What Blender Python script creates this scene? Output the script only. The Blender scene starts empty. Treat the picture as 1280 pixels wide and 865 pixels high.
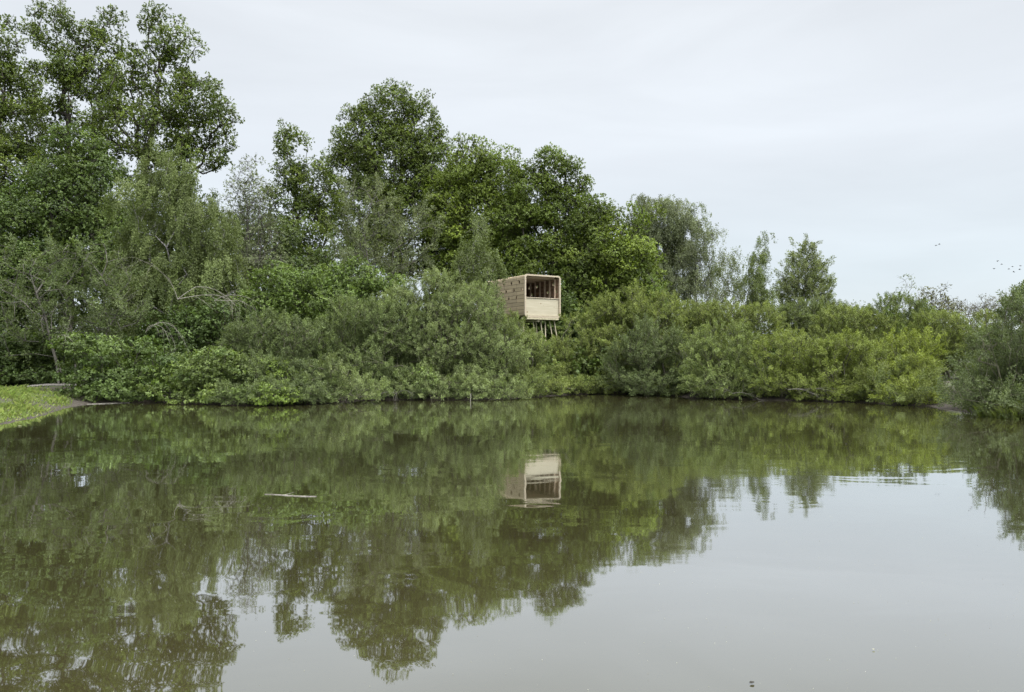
import bpy, bmesh, math
import numpy as np
from mathutils import Vector

rng = np.random.default_rng(7)
scene = bpy.context.scene
COL = scene.collection
H, F, HY, CX = 1.8, 924.0, 445.0, 640.0      # eye height, focal length and horizon of the view

def spot(px, py, d):
    return np.array([(px - CX) / F * d, d, H + (HY - py) / F * d])

# ------------------------------------------------------------------ tagging
def tag(o, label=None, cat=None, group=None, kind=None):
    if label: o['label'] = label
    if cat: o['category'] = cat
    if group: o['group'] = group
    if kind: o['kind'] = kind
    return o

def empty(name, loc, label, cat, group=None, rz=0.0):
    o = bpy.data.objects.new(name, None)
    o.location = loc; o.rotation_euler = (0, 0, rz); o.empty_display_size = 0.3
    COL.objects.link(o)
    return tag(o, label, cat, group)

def link(name, me, mat, parent=None):
    o = bpy.data.objects.new(name, me)
    if mat: me.materials.append(mat)
    COL.objects.link(o)
    if parent: o.parent = parent
    return o

def np_mesh(name, V, Fc, fcol=None, smooth=False):
    """V (n,3), Fc (m,k) all faces of the same size"""
    me = bpy.data.meshes.new(name)
    V = np.ascontiguousarray(V, dtype=np.float32); Fc = np.ascontiguousarray(Fc, dtype=np.int32)
    m, k = Fc.shape
    me.vertices.add(len(V)); me.vertices.foreach_set('co', V.ravel())
    me.loops.add(m * k); me.loops.foreach_set('vertex_index', Fc.ravel())
    me.polygons.add(m); me.polygons.foreach_set('loop_start', np.arange(0, m * k, k, dtype=np.int32))
    if fcol is not None:
        a = me.attributes.new('tint', 'FLOAT_COLOR', 'FACE')
        c = np.ones((m, 4), np.float32); c[:, :3] = fcol
        a.data.foreach_set('color', c.ravel())
    me.update(calc_edges=True)
    if smooth: me.polygons.foreach_set('use_smooth', np.ones(m, dtype=bool))
    me.validate()
    return me

# ------------------------------------------------------------------ materials
def new_mat(name):
    m = bpy.data.materials.new(name); m.use_nodes = True
    nt = m.node_tree; nt.nodes.clear()
    out = nt.nodes.new('ShaderNodeOutputMaterial')
    return m, nt, out

def N(nt, typ, **kw):
    n = nt.nodes.new(typ)
    for k, v in kw.items():
        if k.startswith('i_'):
            key = k[2:]
            n.inputs[int(key) if key.isdigit() else key.replace('_', ' ')].default_value = v
        else: setattr(n, k, v)
    return n

def leaf_mat(name, transl=0.3, rough=0.5, spec=0.25, vary=0.25):
    m, nt, out = new_mat(name); L = nt.links
    at = N(nt, 'ShaderNodeAttribute', attribute_name='tint')
    geo = N(nt, 'ShaderNodeNewGeometry')
    # each leaf a little lighter or darker, its underside paler
    mr = N(nt, 'ShaderNodeMapRange', i_3=1.0 - vary, i_4=1.0 + vary)
    L.new(geo.outputs['Random Per Island'], mr.inputs[0])
    mul = N(nt, 'ShaderNodeMix', data_type='RGBA', blend_type='MULTIPLY'); mul.inputs[0].default_value = 1
    L.new(at.outputs['Color'], mul.inputs[6]); L.new(mr.outputs[0], mul.inputs[7])
    p = N(nt, 'ShaderNodeBsdfPrincipled'); p.inputs['Roughness'].default_value = rough
    p.inputs['Specular IOR Level'].default_value = spec
    L.new(mul.outputs[2], p.inputs['Base Color'])
    t = N(nt, 'ShaderNodeBsdfTranslucent')
    tm = N(nt, 'ShaderNodeMix', data_type='RGBA', blend_type='MULTIPLY'); tm.inputs[0].default_value = 1
    tm.inputs[7].default_value = (1.25, 1.3, 0.55, 1)
    L.new(mul.outputs[2], tm.inputs[6]); L.new(tm.outputs[2], t.inputs['Color'])
    mx = N(nt, 'ShaderNodeMixShader'); mx.inputs[0].default_value = transl
    L.new(p.outputs[0], mx.inputs[1]); L.new(t.outputs[0], mx.inputs[2])
    L.new(mx.outputs[0], out.inputs['Surface'])
    return m

def bark_mat(name, c1, c2, scale=6.0):
    m, nt, out = new_mat(name); L = nt.links
    tc = N(nt, 'ShaderNodeTexCoord')
    mp = N(nt, 'ShaderNodeMapping'); mp.inputs['Scale'].default_value = (1, 1, 0.25)
    L.new(tc.outputs['Object'], mp.inputs[0])
    no = N(nt, 'ShaderNodeTexNoise', i_Scale=scale, i_Detail=6.0, i_Roughness=0.7)
    L.new(mp.outputs[0], no.inputs['Vector'])
    r = N(nt, 'ShaderNodeValToRGB')
    r.color_ramp.elements[0].position = 0.35; r.color_ramp.elements[0].color = (*c1, 1)
    r.color_ramp.elements[1].position = 0.68; r.color_ramp.elements[1].color = (*c2, 1)
    L.new(no.outputs[0], r.inputs[0])
    b = N(nt, 'ShaderNodeBump', i_Strength=0.6, i_Distance=0.03); L.new(no.outputs[0], b.inputs['Height'])
    p = N(nt, 'ShaderNodeBsdfPrincipled'); p.inputs['Roughness'].default_value = 0.85
    L.new(r.outputs[0], p.inputs['Base Color']); L.new(b.outputs[0], p.inputs['Normal'])
    L.new(p.outputs[0], out.inputs['Surface'])
    return m

M = {}
M['leaf'] = leaf_mat('broad_leaf', 0.30, 0.5, 0.28)
M['willow'] = leaf_mat('willow_leaf', 0.28, 0.55, 0.22, 0.28)
M['grass'] = leaf_mat('grass_blade', 0.3, 0.5, 0.3, 0.3)
M['bark_oak'] = bark_mat('oak_bark', (0.02, 0.017, 0.013), (0.065, 0.055, 0.043))
M['bark_grey'] = bark_mat('grey_bark', (0.05, 0.046, 0.038), (0.14, 0.13, 0.11))
M['bark_birch'] = bark_mat('birch_bark', (0.06, 0.055, 0.05), (0.42, 0.41, 0.38), 9)
M['dead_wood'] = bark_mat('dead_wood', (0.12, 0.11, 0.088), (0.28, 0.265, 0.225), 5)
M['stem_olive'] = bark_mat('willow_stem', (0.045, 0.045, 0.025), (0.11, 0.105, 0.065))

# ------------------------------------------------------------------ small vector helpers
def unit(v): return v / (np.linalg.norm(v, axis=-1, keepdims=True) + 1e-9)
def rand_dir(n): return unit(rng.normal(size=(n, 3)))

def leaf_quads(pos, axis, nrm, L, W):
    axis = unit(axis); side = unit(np.cross(axis, nrm)); up = np.cross(side, axis)
    L = L[:, None]; W = W[:, None]
    tip = pos + axis * L - up * L * 0.08
    mid = pos + axis * L * 0.45 + up * L * 0.04
    V = np.empty((len(pos), 4, 3), np.float32)
    V[:, 0] = pos; V[:, 1] = mid + side * W * 0.5; V[:, 2] = tip; V[:, 3] = mid - side * W * 0.5
    return V

def tubes(P0, P1, R0, R1, sides=5):
    n = len(P0); ax = unit(P1 - P0)
    ref = np.where(np.abs(ax[:, 2:3]) > 0.9, np.array([[1., 0, 0]]), np.array([[0., 0, 1]]))
    u = unit(np.cross(ax, ref)); v = np.cross(ax, u)
    th = np.arange(sides) / sides * 2 * math.pi
    ring = u[:, None, :] * np.cos(th)[None, :, None] + v[:, None, :] * np.sin(th)[None, :, None]
    V = np.concatenate([P0[:, None] + ring * R0[:, None, None], P1[:, None] + ring * R1[:, None, None]], 1)
    i = np.arange(sides); j = (i + 1) % sides
    f = np.stack([i, j, sides + j, sides + i], 1)
    Fc = (f[None] + (np.arange(n) * 2 * sides)[:, None, None]).reshape(-1, 4)
    return V.reshape(-1, 3), Fc

# ------------------------------------------------------------------ pond outline and terrain
far = [(-420, 640), (-250, 596), (-100, 556), (0, 531), (45, 522), (90, 508), (130, 503), (200, 503), (300, 507),
       (400, 505), (460, 500), (600, 500), (660, 497), (720, 493), (800, 492), (860, 497), (950, 500), (1060, 502),
       (1160, 508), (1230, 519), (1300, 526), (1420, 540), (1600, 575), (1800, 620)]
shore = [((px - CX) / F * (F * H / (py - HY)), F * H / (py - HY)) for px, py in far]
pond = np.array(shore + [(14.5, 4.5), (9, 2.4), (3, 1.9), (-3, 2.0), (-7, 2.6)])

def pond_sd(x, y):
    """distance to the pond's edge, positive on land"""
    p = np.stack([np.ravel(x), np.ravel(y)], 1).astype(float)
    a = pond; b = np.roll(pond, -1, 0)
    best = np.full(len(p), 1e9); inside = np.zeros(len(p), bool)
    for (ax, ay), (bx, by) in zip(a, b):
        ex, ey = bx - ax, by - ay
        t = np.clip(((p[:, 0] - ax) * ex + (p[:, 1] - ay) * ey) / (ex * ex + ey * ey + 1e-9), 0, 1)
        best = np.minimum(best, np.hypot(p[:, 0] - ax - t * ex, p[:, 1] - ay - t * ey))
        c = ((ay > p[:, 1]) != (by > p[:, 1])) & (p[:, 0] < ex * (p[:, 1] - ay) / (ey if abs(ey) > 1e-9 else 1e-9) + ax)
        inside ^= c
    return np.where(inside, -best, best).reshape(np.shape(x))

def gz(x, y):
    x = np.asarray(x, float); y = np.asarray(y, float)
    s = pond_sd(x, y)
    t = np.clip(s / 2.4, 0, 1); t = t * t * (3 - 2 * t)
    wob = 0.07 * np.sin(x * 0.9 + 0.3 * y) * np.sin(y * 0.8 - 0.2 * x) + 0.04 * np.sin(2.3 * x + 1.1) * np.sin(2.1 * y)
    land = 0.03 + 0.40 * t + np.clip(s - 2, 0, 25) * 0.012 + wob * np.clip(s / 1.5, 0, 1)
    bed = np.maximum(-0.9, s * 0.5)
    return np.where(s > 0, land, bed)

def axis_pts(lo, hi, step, far_lo, far_hi):
    core = np.arange(lo, hi + 1e-6, step)
    g = []; d = step
    a = lo
    while a > far_lo: d *= 1.35; a -= d; g.append(a)
    g = g[::-1]; h = []; d = step; a = core[-1]
    while a < far_hi: d *= 1.35; a += d; h.append(a)
    return np.array(g + list(core) + h)

xs = axis_pts(-36, 36, 0.4, -3000, 3000); ys = axis_pts(-4, 52, 0.4, -400, 4000)
XX, YY = np.meshgrid(xs, ys)
ZZ = gz(XX, YY)
nx, ny = len(xs), len(ys)
idx = np.arange(nx * ny).reshape(ny, nx)
Fq = np.stack([idx[:-1, :-1], idx[:-1, 1:], idx[1:, 1:], idx[1:, :-1]], -1).reshape(-1, 4)

m, nt, out = new_mat('bank_soil'); L = nt.links
tc = N(nt, 'ShaderNodeTexCoord')
n1 = N(nt, 'ShaderNodeTexNoise', i_Scale=0.5, i_Detail=8.0, i_Roughness=0.65); L.new(tc.outputs['Object'], n1.inputs['Vector'])
n2 = N(nt, 'ShaderNodeTexNoise', i_Scale=9.0, i_Detail=6.0, i_Roughness=0.7); L.new(tc.outputs['Object'], n2.inputs['Vector'])
soil = N(nt, 'ShaderNodeValToRGB'); L.new(n2.outputs[0], soil.inputs[0])
soil.color_ramp.elements[0].position = 0.3; soil.color_ramp.elements[0].color = (0.022, 0.018, 0.012, 1)
soil.color_ramp.elements[1].position = 0.75; soil.color_ramp.elements[1].color = (0.062, 0.05, 0.035, 1)
turf = N(nt, 'ShaderNodeValToRGB'); L.new(n2.outputs[0], turf.inputs[0])
turf.color_ramp.elements[0].position = 0.3; turf.color_ramp.elements[0].color = (0.03, 0.045, 0.012, 1)
turf.color_ramp.elements[1].position = 0.75; turf.color_ramp.elements[1].color = (0.09, 0.12, 0.03, 1)
rp = N(nt, 'ShaderNodeValToRGB'); L.new(n1.outputs[0], rp.inputs[0])
rp.color_ramp.elements[0].position = 0.42; rp.color_ramp.elements[1].position = 0.56
sep = N(nt, 'ShaderNodeSeparateXYZ'); L.new(tc.outputs['Object'], sep.inputs[0])
wet = N(nt, 'ShaderNodeMapRange', i_1=0.14, i_2=0.3); L.new(sep.outputs[2], wet.inputs[0])
mm = N(nt, 'ShaderNodeMath', operation='MULTIPLY'); L.new(rp.outputs[0], mm.inputs[0]); L.new(wet.outputs[0], mm.inputs[1])
mix = N(nt, 'ShaderNodeMix', data_type='RGBA'); L.new(mm.outputs[0], mix.inputs[0])
L.new(soil.outputs[0], mix.inputs[6]); L.new(turf.outputs[0], mix.inputs[7])
bp = N(nt, 'ShaderNodeBump', i_Strength=0.7, i_Distance=0.06); L.new(n2.outputs[0], bp.inputs['Height'])
p = N(nt, 'ShaderNodeBsdfPrincipled'); p.inputs['Roughness'].default_value = 0.9
L.new(mix.outputs[2], p.inputs['Base Color']); L.new(bp.outputs[0], p.inputs['Normal']); L.new(p.outputs[0], out.inputs['Surface'])
M['ground'] = m
tag(link('ground', np_mesh('ground', np.stack([XX, YY, ZZ], -1).reshape(-1, 3), Fq, smooth=True), M['ground']), kind='structure')

# ------------------------------------------------------------------ water
m, nt, out = new_mat('pond_water'); L = nt.links
tc = N(nt, 'ShaderNodeTexCoord')
def wnoise(sx, sy, scale, detail, rough=0.5, dist=0.0):
    mp = N(nt, 'ShaderNodeMapping'); mp.inputs['Scale'].default_value = (sx, sy, 1); L.new(tc.outputs['Object'], mp.inputs[0])
    n = N(nt, 'ShaderNodeTexNoise', i_Scale=scale, i_Detail=detail, i_Roughness=rough, i_Distortion=dist)
    L.new(mp.outputs[0], n.inputs['Vector']); return n.outputs[0]
def mth(op, a, b):
    n = N(nt, 'ShaderNodeMath', operation=op)
    for i, v in enumerate((a, b)):
        if isinstance(v, (int, float)): n.inputs[i].default_value = v
        else: L.new(v, n.inputs[i])
    return n.outputs[0]
swell = wnoise(0.55, 1.0, 1.1, 2.0, 0.45, 0.6)       # slow soft undulation
rip = wnoise(0.35, 1.0, 7.0, 3.0, 0.5)               # fine breeze ripples, in patches
patch = wnoise(0.5, 1.0, 0.13, 2.0)
pr = N(nt, 'ShaderNodeMapRange', i_1=0.46, i_2=0.66, i_3=0.08, i_4=1.0); L.new(patch, pr.inputs[0])
h = mth('ADD', mth('MULTIPLY', swell, 0.0042), mth('MULTIPLY', mth('MULTIPLY', rip, pr.outputs[0]), 0.0005))
bp = N(nt, 'ShaderNodeBump', i_Strength=1.0, i_Distance=1.0); L.new(h, bp.inputs['Height'])
gl = N(nt, 'ShaderNodeBsdfGlossy'); gl.inputs['Color'].default_value = (0.93, 0.95, 0.965, 1)
rgh = N(nt, 'ShaderNodeMapRange', i_1=0.4, i_2=0.7, i_3=0.0, i_4=0.035); L.new(patch, rgh.inputs[0])
spw = N(nt, 'ShaderNodeSeparateXYZ'); L.new(tc.outputs['Object'], spw.inputs[0])
wnd = N(nt, 'ShaderNodeMapRange', i_1=9.0, i_2=27.0, i_3=0.018, i_4=0.05); L.new(spw.outputs['Y'], wnd.inputs[0])   # the far half lies under a light breeze
L.new(mth('ADD', rgh.outputs[0], wnd.outputs[0]), gl.inputs['Roughness']); L.new(bp.outputs[0], gl.inputs['Normal'])
murk = N(nt, 'ShaderNodeBsdfDiffuse'); murk.inputs['Color'].default_value = (0.043, 0.039, 0.017, 1)
lw = N(nt, 'ShaderNodeLayerWeight', i_Blend=0.5)
fr = N(nt, 'ShaderNodeMapRange', i_1=0.55, i_2=0.87, i_3=0.36, i_4=0.85); L.new(lw.outputs['Facing'], fr.inputs[0])
mx = N(nt, 'ShaderNodeMixShader'); L.new(fr.outputs[0], mx.inputs[0]); L.new(murk.outputs[0], mx.inputs[1]); L.new(gl.outputs[0], mx.inputs[2])
L.new(mx.outputs[0], out.inputs['Surface'])
M['water'] = m
wv = np.array([[-40, -2, 0], [40, -2, 0], [40, 46, 0], [-40, 46, 0]], float)
tag(link('water', np_mesh('water', wv, np.array([[0, 1, 2, 3]])), M['water']), kind='structure')

# ------------------------------------------------------------------ plants
def foliage(style, P, out_dir, r, leaf, pal, dens):
    """leaves of one clump set. P clump centres, r radii. returns quads, colours"""
    n = len(P); LL, WW = leaf
    pal = np.array(pal, float)
    w = rng.dirichlet(np.ones(len(pal)) * 1.1, n)
    ccol = (w @ pal) * rng.uniform(0.72, 1.28, (n, 1))
    if style in ('puff', 'spray'):
        per = 6
        k = np.maximum(3, (3.2 * dens * r ** 2 / (LL * WW) / per).astype(int))
        ti = np.repeat(np.arange(n), k); tn = len(ti)
        d = rand_dir(tn) + out_dir[ti] * 0.35; d = unit(d); rad = rng.uniform(0.3, 1.0, tn) ** 0.55
        sc = np.array([1.0, 1.0, 0.75 if style == 'puff' else 0.36])
        tpos = P[ti] + d * rad[:, None] * r[ti][:, None] * sc
        ttint = rng.uniform(0.82, 1.22, tn)
        li = np.repeat(np.arange(tn), per); m = len(li); ci = ti[li]
        ax = d[li] * 0.45 + rand_dir(m) * 0.9 + np.array([0, 0, -0.05 if style == 'puff' else -0.3])
        nr = d[li] * 0.55 + out_dir[ci] * 0.3 + np.array([0, 0, 0.6]) + rand_dir(m) * 0.45
        pos = tpos[li] + rand_dir(m) * (LL * 0.35)
        ccol_l = ttint[li][:, None]
    elif style == 'shoot':
        k = np.maximum(6, (2.6 * dens * r ** 2 / (LL * WW * 2.2)).astype(int))
        ci = np.repeat(np.arange(n), k); m = len(ci)
        dr = unit(out_dir * 0.55 + np.array([0, 0, 0.55]) + rand_dir(n) * 0.5)
        t = rng.uniform(0.0, 1.0, m) ** 0.85
        bend = np.array([0, 0, -0.22]) * (t ** 2)[:, None]
        lat = rand_dir(m)
        pos = P[ci] + (dr[ci] * (t * 2 - 0.7)[:, None] + bend) * r[ci][:, None] + lat * (0.10 + 0.12 * rng.random(m))[:, None] * r[ci][:, None]
        ax = dr[ci] * 0.6 + lat * 0.75 + rand_dir(m) * 0.25
        nr = np.array([0, 0, 0.55]) + out_dir[ci] * 0.7 + rand_dir(m) * 0.75
    else:   # hang: weeping strands
        k = np.maximum(6, (2.2 * dens * r ** 2 / (LL * WW)).astype(int))
        ci = np.repeat(np.arange(n), k); m = len(ci)
        dr = unit(out_dir * np.array([0.5, 0.5, 0.1]) + rand_dir(n) * np.array([0.35, 0.35, 0.1]))
        t = rng.random(m)
        ln = r[ci] * 2.0
        strand = rng.integers(0, 6, m)
        so = rng.normal(size=(n, 6, 3)) * np.array([0.33, 0.33, 0.22]) * r[:, None, None]
        pos = P[ci] + so[ci, strand] + dr[ci] * (ln * 0.30 * np.sqrt(t))[:, None] + np.array([0, 0, -1.0]) * (ln * (t ** 1.5) * 0.62 - 0.2 * ln)[:, None] + rng.normal(size=(m, 3)) * 0.07
        ax = np.array([0, 0, -0.8]) + rand_dir(m) * 0.75
        nr = rand_dir(m) * 0.6 + out_dir[ci] * 0.8 + np.array([0, 0, 0.3])
    sl = LL * rng.uniform(0.65, 1.3, m); sw = WW * rng.uniform(0.7, 1.25, m)
    q = leaf_quads(pos, ax, nr, sl, sw)
    col = ccol[ci] * (ccol_l if style in ('puff', 'spray') else rng.uniform(0.85, 1.15, (m, 1)))
    ok = q[:, :, 2].min(1) > 0.02
    return q[ok], np.clip(col[ok], 0.004, 0.5)

STYLE = {}
OAK = [(0.088, 0.124, 0.021), (0.130, 0.170, 0.028), (0.056, 0.086, 0.019)]
OAKY = [(0.158, 0.208, 0.027), (0.126, 0.172, 0.026), (0.078, 0.115, 0.021)]
MAPLE = [(0.078, 0.120, 0.030), (0.110, 0.155, 0.036), (0.060, 0.094, 0.026)]
LIME = [(0.120, 0.170, 0.032), (0.098, 0.145, 0.032)]
WILL = [(0.156, 0.196, 0.076), (0.128, 0.170, 0.056), (0.190, 0.225, 0.102)]
WILLG = [(0.158, 0.195, 0.054), (0.186, 0.218, 0.062), (0.120, 0.156, 0.042)]
WILLY = [(0.180, 0.220, 0.052), (0.178, 0.218, 0.046), (0.152, 0.190, 0.048)]
GREY = [(0.130, 0.155, 0.078), (0.110, 0.138, 0.060), (0.155, 0.178, 0.098)]
BIRCH = [(0.112, 0.146, 0.044), (0.092, 0.125, 0.038), (0.132, 0.162, 0.060)]
DARKW = [(0.088, 0.116, 0.046), (0.108, 0.136, 0.058), (0.070, 0.096, 0.036)]

def lump(q, wl):
    f = 2 * math.pi / wl
    return (np.sin(q[:, 0] * f + 1.7 * np.sin(q[:, 1] * f * 0.7)) + np.sin(q[:, 2] * f * 1.1 + 1.3 * np.sin(q[:, 0] * f * 0.6 + 2)) + np.sin(q[:, 1] * f + q[:, 2] * f * 0.5)) / 3

def lobe_points(lobes, spacing, fill, gaps=0.0, inner=0.42):
    C = np.array([l[0] for l in lobes]); R = np.array([l[1] for l in lobes])
    pts = []; outs = []
    for i, (c, rr) in enumerate(zip(C, R)):
        a, b, e = rr
        area = 4 * math.pi * (((a * b) ** 1.6 + (a * e) ** 1.6 + (b * e) ** 1.6) / 3) ** (1 / 1.6)
        n = max(6, int(fill * area / (spacing * spacing)))
        d = rand_dir(n)
        rad = rng.uniform(inner, 1.0, n) ** 0.45
        rad *= 1 + 0.10 * rng.normal(size=n) + (rng.random(n) < 0.14) * rng.uniform(0.05, 1.0, n) * spacing * 0.9 / rr.mean()
        q = c + d * rad[:, None] * rr
        lm = lump(q, max(spacing * 3.6, 1.9))
        q = q + d * (lm * max(spacing * 0.55, 0.25))[:, None]
        kp = lm > -1.0 + gaps * rng.uniform(0.75, 1.25, n)
        pts.append(q[kp]); outs.append(unit(d / rr)[kp])
    P = np.concatenate(pts); O = np.concatenate(outs)
    # thin crowded clumps
    keep = []; ok = np.ones(len(P), bool)
    order = rng.permutation(len(P))
    for i in order:
        if not ok[i]: continue
        keep.append(i)
        dd = np.linalg.norm(P - P[i], axis=1)
        ok &= dd > spacing * 0.52
    keep = np.array(keep)
    return P[keep], O[keep]

def skeleton(base_nodes, P, tip_r, power=0.46, max_r=0.4, straight=0.25):
    """joins every clump to the nearest branch already grown; returns tube segments"""
    nodes = [b for b in base_nodes]
    parent = [-1] + list(range(len(base_nodes) - 1))
    path = [0.0]
    for i in range(1, len(nodes)): path.append(path[-1] + np.linalg.norm(nodes[i] - nodes[i - 1]))
    order = np.argsort(np.linalg.norm(P - base_nodes[len(base_nodes) // 2], axis=1))
    for i in order:
        A = np.array(nodes); d = np.linalg.norm(A - P[i], axis=1)
        below = np.clip(A[:, 2] - P[i][2] + 0.2, 0, None)
        cost = d + straight * np.array(path) + below * 1.2
        j = int(np.argmin(cost)); a = nodes[j]; v = P[i] - a; ln = np.linalg.norm(v)
        segs = 2 if ln > 1.0 else 1
        last = j
        for s in range(1, segs + 1):
            t = s / segs
            q = a + v * t
            if s < segs: q = q + rng.normal(size=3) * 0.09 * ln + np.array([0, 0, -0.05 * ln])
            nodes.append(q); parent.append(last); path.append(path[last] + ln / segs); last = len(nodes) - 1
    A = np.array(nodes); pr = np.array(parent)
    cnt = np.zeros(len(A)); 
    kids = np.bincount(pr[pr >= 0], minlength=len(A))
    cnt[kids == 0] = 1
    for i in range(len(A) - 1, 0, -1): cnt[pr[i]] += cnt[i]
    rad = np.minimum(tip_r * np.maximum(cnt, 1) ** power, max_r)
    e = np.arange(1, len(A)); 
    return A[pr[e]], A[e], np.minimum(rad[pr[e]], rad[e] * 1.35), rad[e]

n_leaves = 0
shx = np.array([CX + a / b * F for a, b in shore]); shy = np.array([b for a, b in shore])
def shore_y(px): return float(np.interp(px, shx, shy))
def plant(name, label, cat, group, d, base_px, lobes, style, cr, leaf, pal, dens=1.6, fill=1.0, bark='bark_oak',
          trunk_r=0.28, stems=1, tip_r=0.014, mat='leaf', parts=('trunk', 'crown'), depth=0.85, twigs=2, top=0.8, skirt=False, gaps=0.55, inner=0.42):
    """lobes: (px, py, rx, ry[, depth offset in m]) of the crown's masses as seen from the pond's near bank"""
    global n_leaves
    k = d / F
    Ls = []
    for l in lobes:
        do = l[4] if len(l) > 4 else 0.0
        c = spot(l[0], l[1], d + do)
        rx = max(l[2] * k - cr * 0.30, 0.2); rz = max(l[3] * k - cr * (0.7 if style == 'shoot' else 0.25), 0.2)
        Ls.append((c, np.array([rx, max(0.5, min(rx * depth, 4.5)), rz])))
    if skirt:      # low boughs that hang to the water along the shore side
        for l in lobes:
            sd_ = shore_y(l[0])
            if d - sd_ < 5.5 and l[1] > 405 and rng.random() < 0.68:
                sd_ += rng.uniform(-0.25, 0.5)
                rr_ = max(l[2] * k * 0.85, 0.4)
                Ls.append((np.array([(l[0] - CX) / F * (sd_ + 0.35), sd_ + 0.2, 0.36]), np.array([rr_, 0.6, 0.36])))
                Ls.append((np.array([(l[0] - CX) / F * (sd_ + 1.2), sd_ + 1.2, 0.95]), np.array([rr_, 0.8, 0.6])))
    bx = (base_px - CX) * k; bz = float(gz(bx, d))
    base = np.array([bx, d, bz - 0.12])
    P, O = lobe_points(Ls, cr * 1.15, fill, gaps, inner)
    lowlim = 0.10
    ok = P[:, 2] > lowlim
    P, O = P[ok], O[ok]
    r = cr * rng.uniform(0.5, 1.5, len(P))
    q, col = foliage(style, P, O, r, leaf, pal, dens)
    root = empty(name, base, label, cat, group)
    off = base.astype(np.float32)
    V = (q - off).reshape(-1, 3)
    Fc = np.arange(len(V)).reshape(-1, 4)
    n_leaves += len(Fc)
    # trunk and limbs
    topz = P[:, 2].max(); cen = P.mean(0)
    segs = []
    if stems == 1:
        hz = bz + (topz - bz) * top
        tx = cen[0] * 0.75 + bx * 0.25
        ts = np.linspace(0, 1, 9)
        nodes = [base + np.array([(tx - bx) * t ** 1.3, (cen[1] - d) * t ** 1.3, (hz - base[2]) * t]) + rng.normal(size=3) * 0.14 * np.array([1, 1, 0]) * (t > 0) for t in ts]
        p0, p1, r0, r1 = skeleton(nodes, P, tip_r, max_r=trunk_r)
        segs.append((p0, p1, r0, r1))
    else:
        ang = rng.uniform(0, 2 * math.pi, stems)
        sub = rng.integers(0, stems, len(P))
        span = max(0.3, (P[:, 0].max() - P[:, 0].min()) * 0.35)
        heads = np.stack([cen[0] + rng.uniform(-1, 1, stems) * span, cen[1] + rng.uniform(-0.6, 0.6, stems) * span * 0.6,
                          bz + (topz - bz) * rng.uniform(0.45, 0.8, stems)], 1)
        sub = np.argmin(np.linalg.norm(P[:, None] - heads[None], axis=2), 1)
        for s in range(stems):
            b0 = base + np.array([math.cos(ang[s]), math.sin(ang[s]), 0]) * 0.35 * rng.random()
            b0 = b0 + np.array([(heads[s, 0] - b0[0]) * 0.3, (heads[s, 1] - b0[1]) * 0.3, 0])
            b0[2] = float(gz(b0[0], b0[1])) - 0.1
            ts = np.linspace(0, 1, 6)
            nodes = [b0 + (heads[s] - b0) * np.array([t ** 1.5, t ** 1.5, t]) + rng.normal(size=3) * 0.06 * (t > 0) for t in ts]
            Q = P[sub == s]
            if len(Q) == 0: Q = heads[s:s + 1] + np.array([[0, 0, 0.4]])
            segs.append(skeleton(nodes, Q, tip_r, max_r=trunk_r))
    p0 = np.concatenate([s[0] for s in segs]); p1 = np.concatenate([s[1] for s in segs])
    r0 = np.concatenate([s[2] for s in segs]); r1 = np.concatenate([s[3] for s in segs])
    tv, tf = tubes(p0, p1, r0, r1, 6)
    if twigs:
        ci = np.repeat(np.arange(len(P)), twigs)
        tip = P[ci] + rand_dir(len(ci)) * r[ci][:, None] * np.array([1.0, 1.0, 0.8]) + np.array([0, 0, 0.2 if style != 'hang' else -0.7]) * r[ci][:, None]
        v2, f2 = tubes(P[ci], tip, np.full(len(ci), tip_r * 0.75), np.full(len(ci), tip_r * 0.3), 3)
        tf = np.concatenate([tf, f2 + len(tv)]); tv = np.concatenate([tv, v2])
    tv[:, 2] = np.maximum(tv[:, 2], -0.3)
    link(parts[0], np_mesh(parts[0], tv - off, tf, smooth=True), M[bark], root)
    link(parts[1], np_mesh(parts[1], V, Fc, col), M[mat], root)
    return root

OAKKW = dict(style='puff', gaps=0.66, cr=0.56, leaf=(0.12, 0.088), pal=OAK, dens=1.6, fill=2.2, bark='bark_oak', trunk_r=0.34, tip_r=0.018)
def oak(label, d, bpx, lobes, **kw):
    a = dict(OAKKW); a.update(kw)
    return plant('oak_tree', label, 'tree', 'broad oaks of the tree line', d, bpx, lobes, **a)

oak('tallest oak at the left whose open crown has a drooping bough on its right edge', 48, 152,
    [(206, 42, 24, 36), (228, 62, 17, 28), (186, 82, 24, 34), (252, 120, 32, 30), (280, 140, 17, 28), (270, 172, 20, 40), (225, 138, 34, 30), (160, 112, 26, 36), (190, 168, 52, 34), (238, 195, 36, 24), (140, 165, 30, 30), (215, 100, 22, 26)], fill=1.75, gaps=0.98, tip_r=0.024, trunk_r=0.42)
oak('oak with several narrow domed tops, left of the oak with the drooping bough', 51, 85,
    [(66, 36, 22, 40), (84, 72, 26, 36), (112, 50, 15, 32), (138, 47, 17, 34), (122, 92, 28, 32), (58, 112, 34, 32), (95, 132, 34, 28), (45, 162, 32, 34), (80, 192, 46, 30), (130, 142, 22, 30)], fill=1.75, gaps=0.98, tip_r=0.024, trunk_r=0.42)
oak('oak cut by the left edge of the picture with dark limbs reaching sideways', 46, -18,
    [(2, 50, 20, 42), (-20, 90, 40, 40), (22, 116, 28, 32), (-48, 60, 34, 60), (0, 160, 40, 34), (-50, 170, 50, 60), (15, 215, 42, 36), (-60, 250, 60, 60)], fill=1.75, gaps=0.98, tip_r=0.024, trunk_r=0.42)
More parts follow.
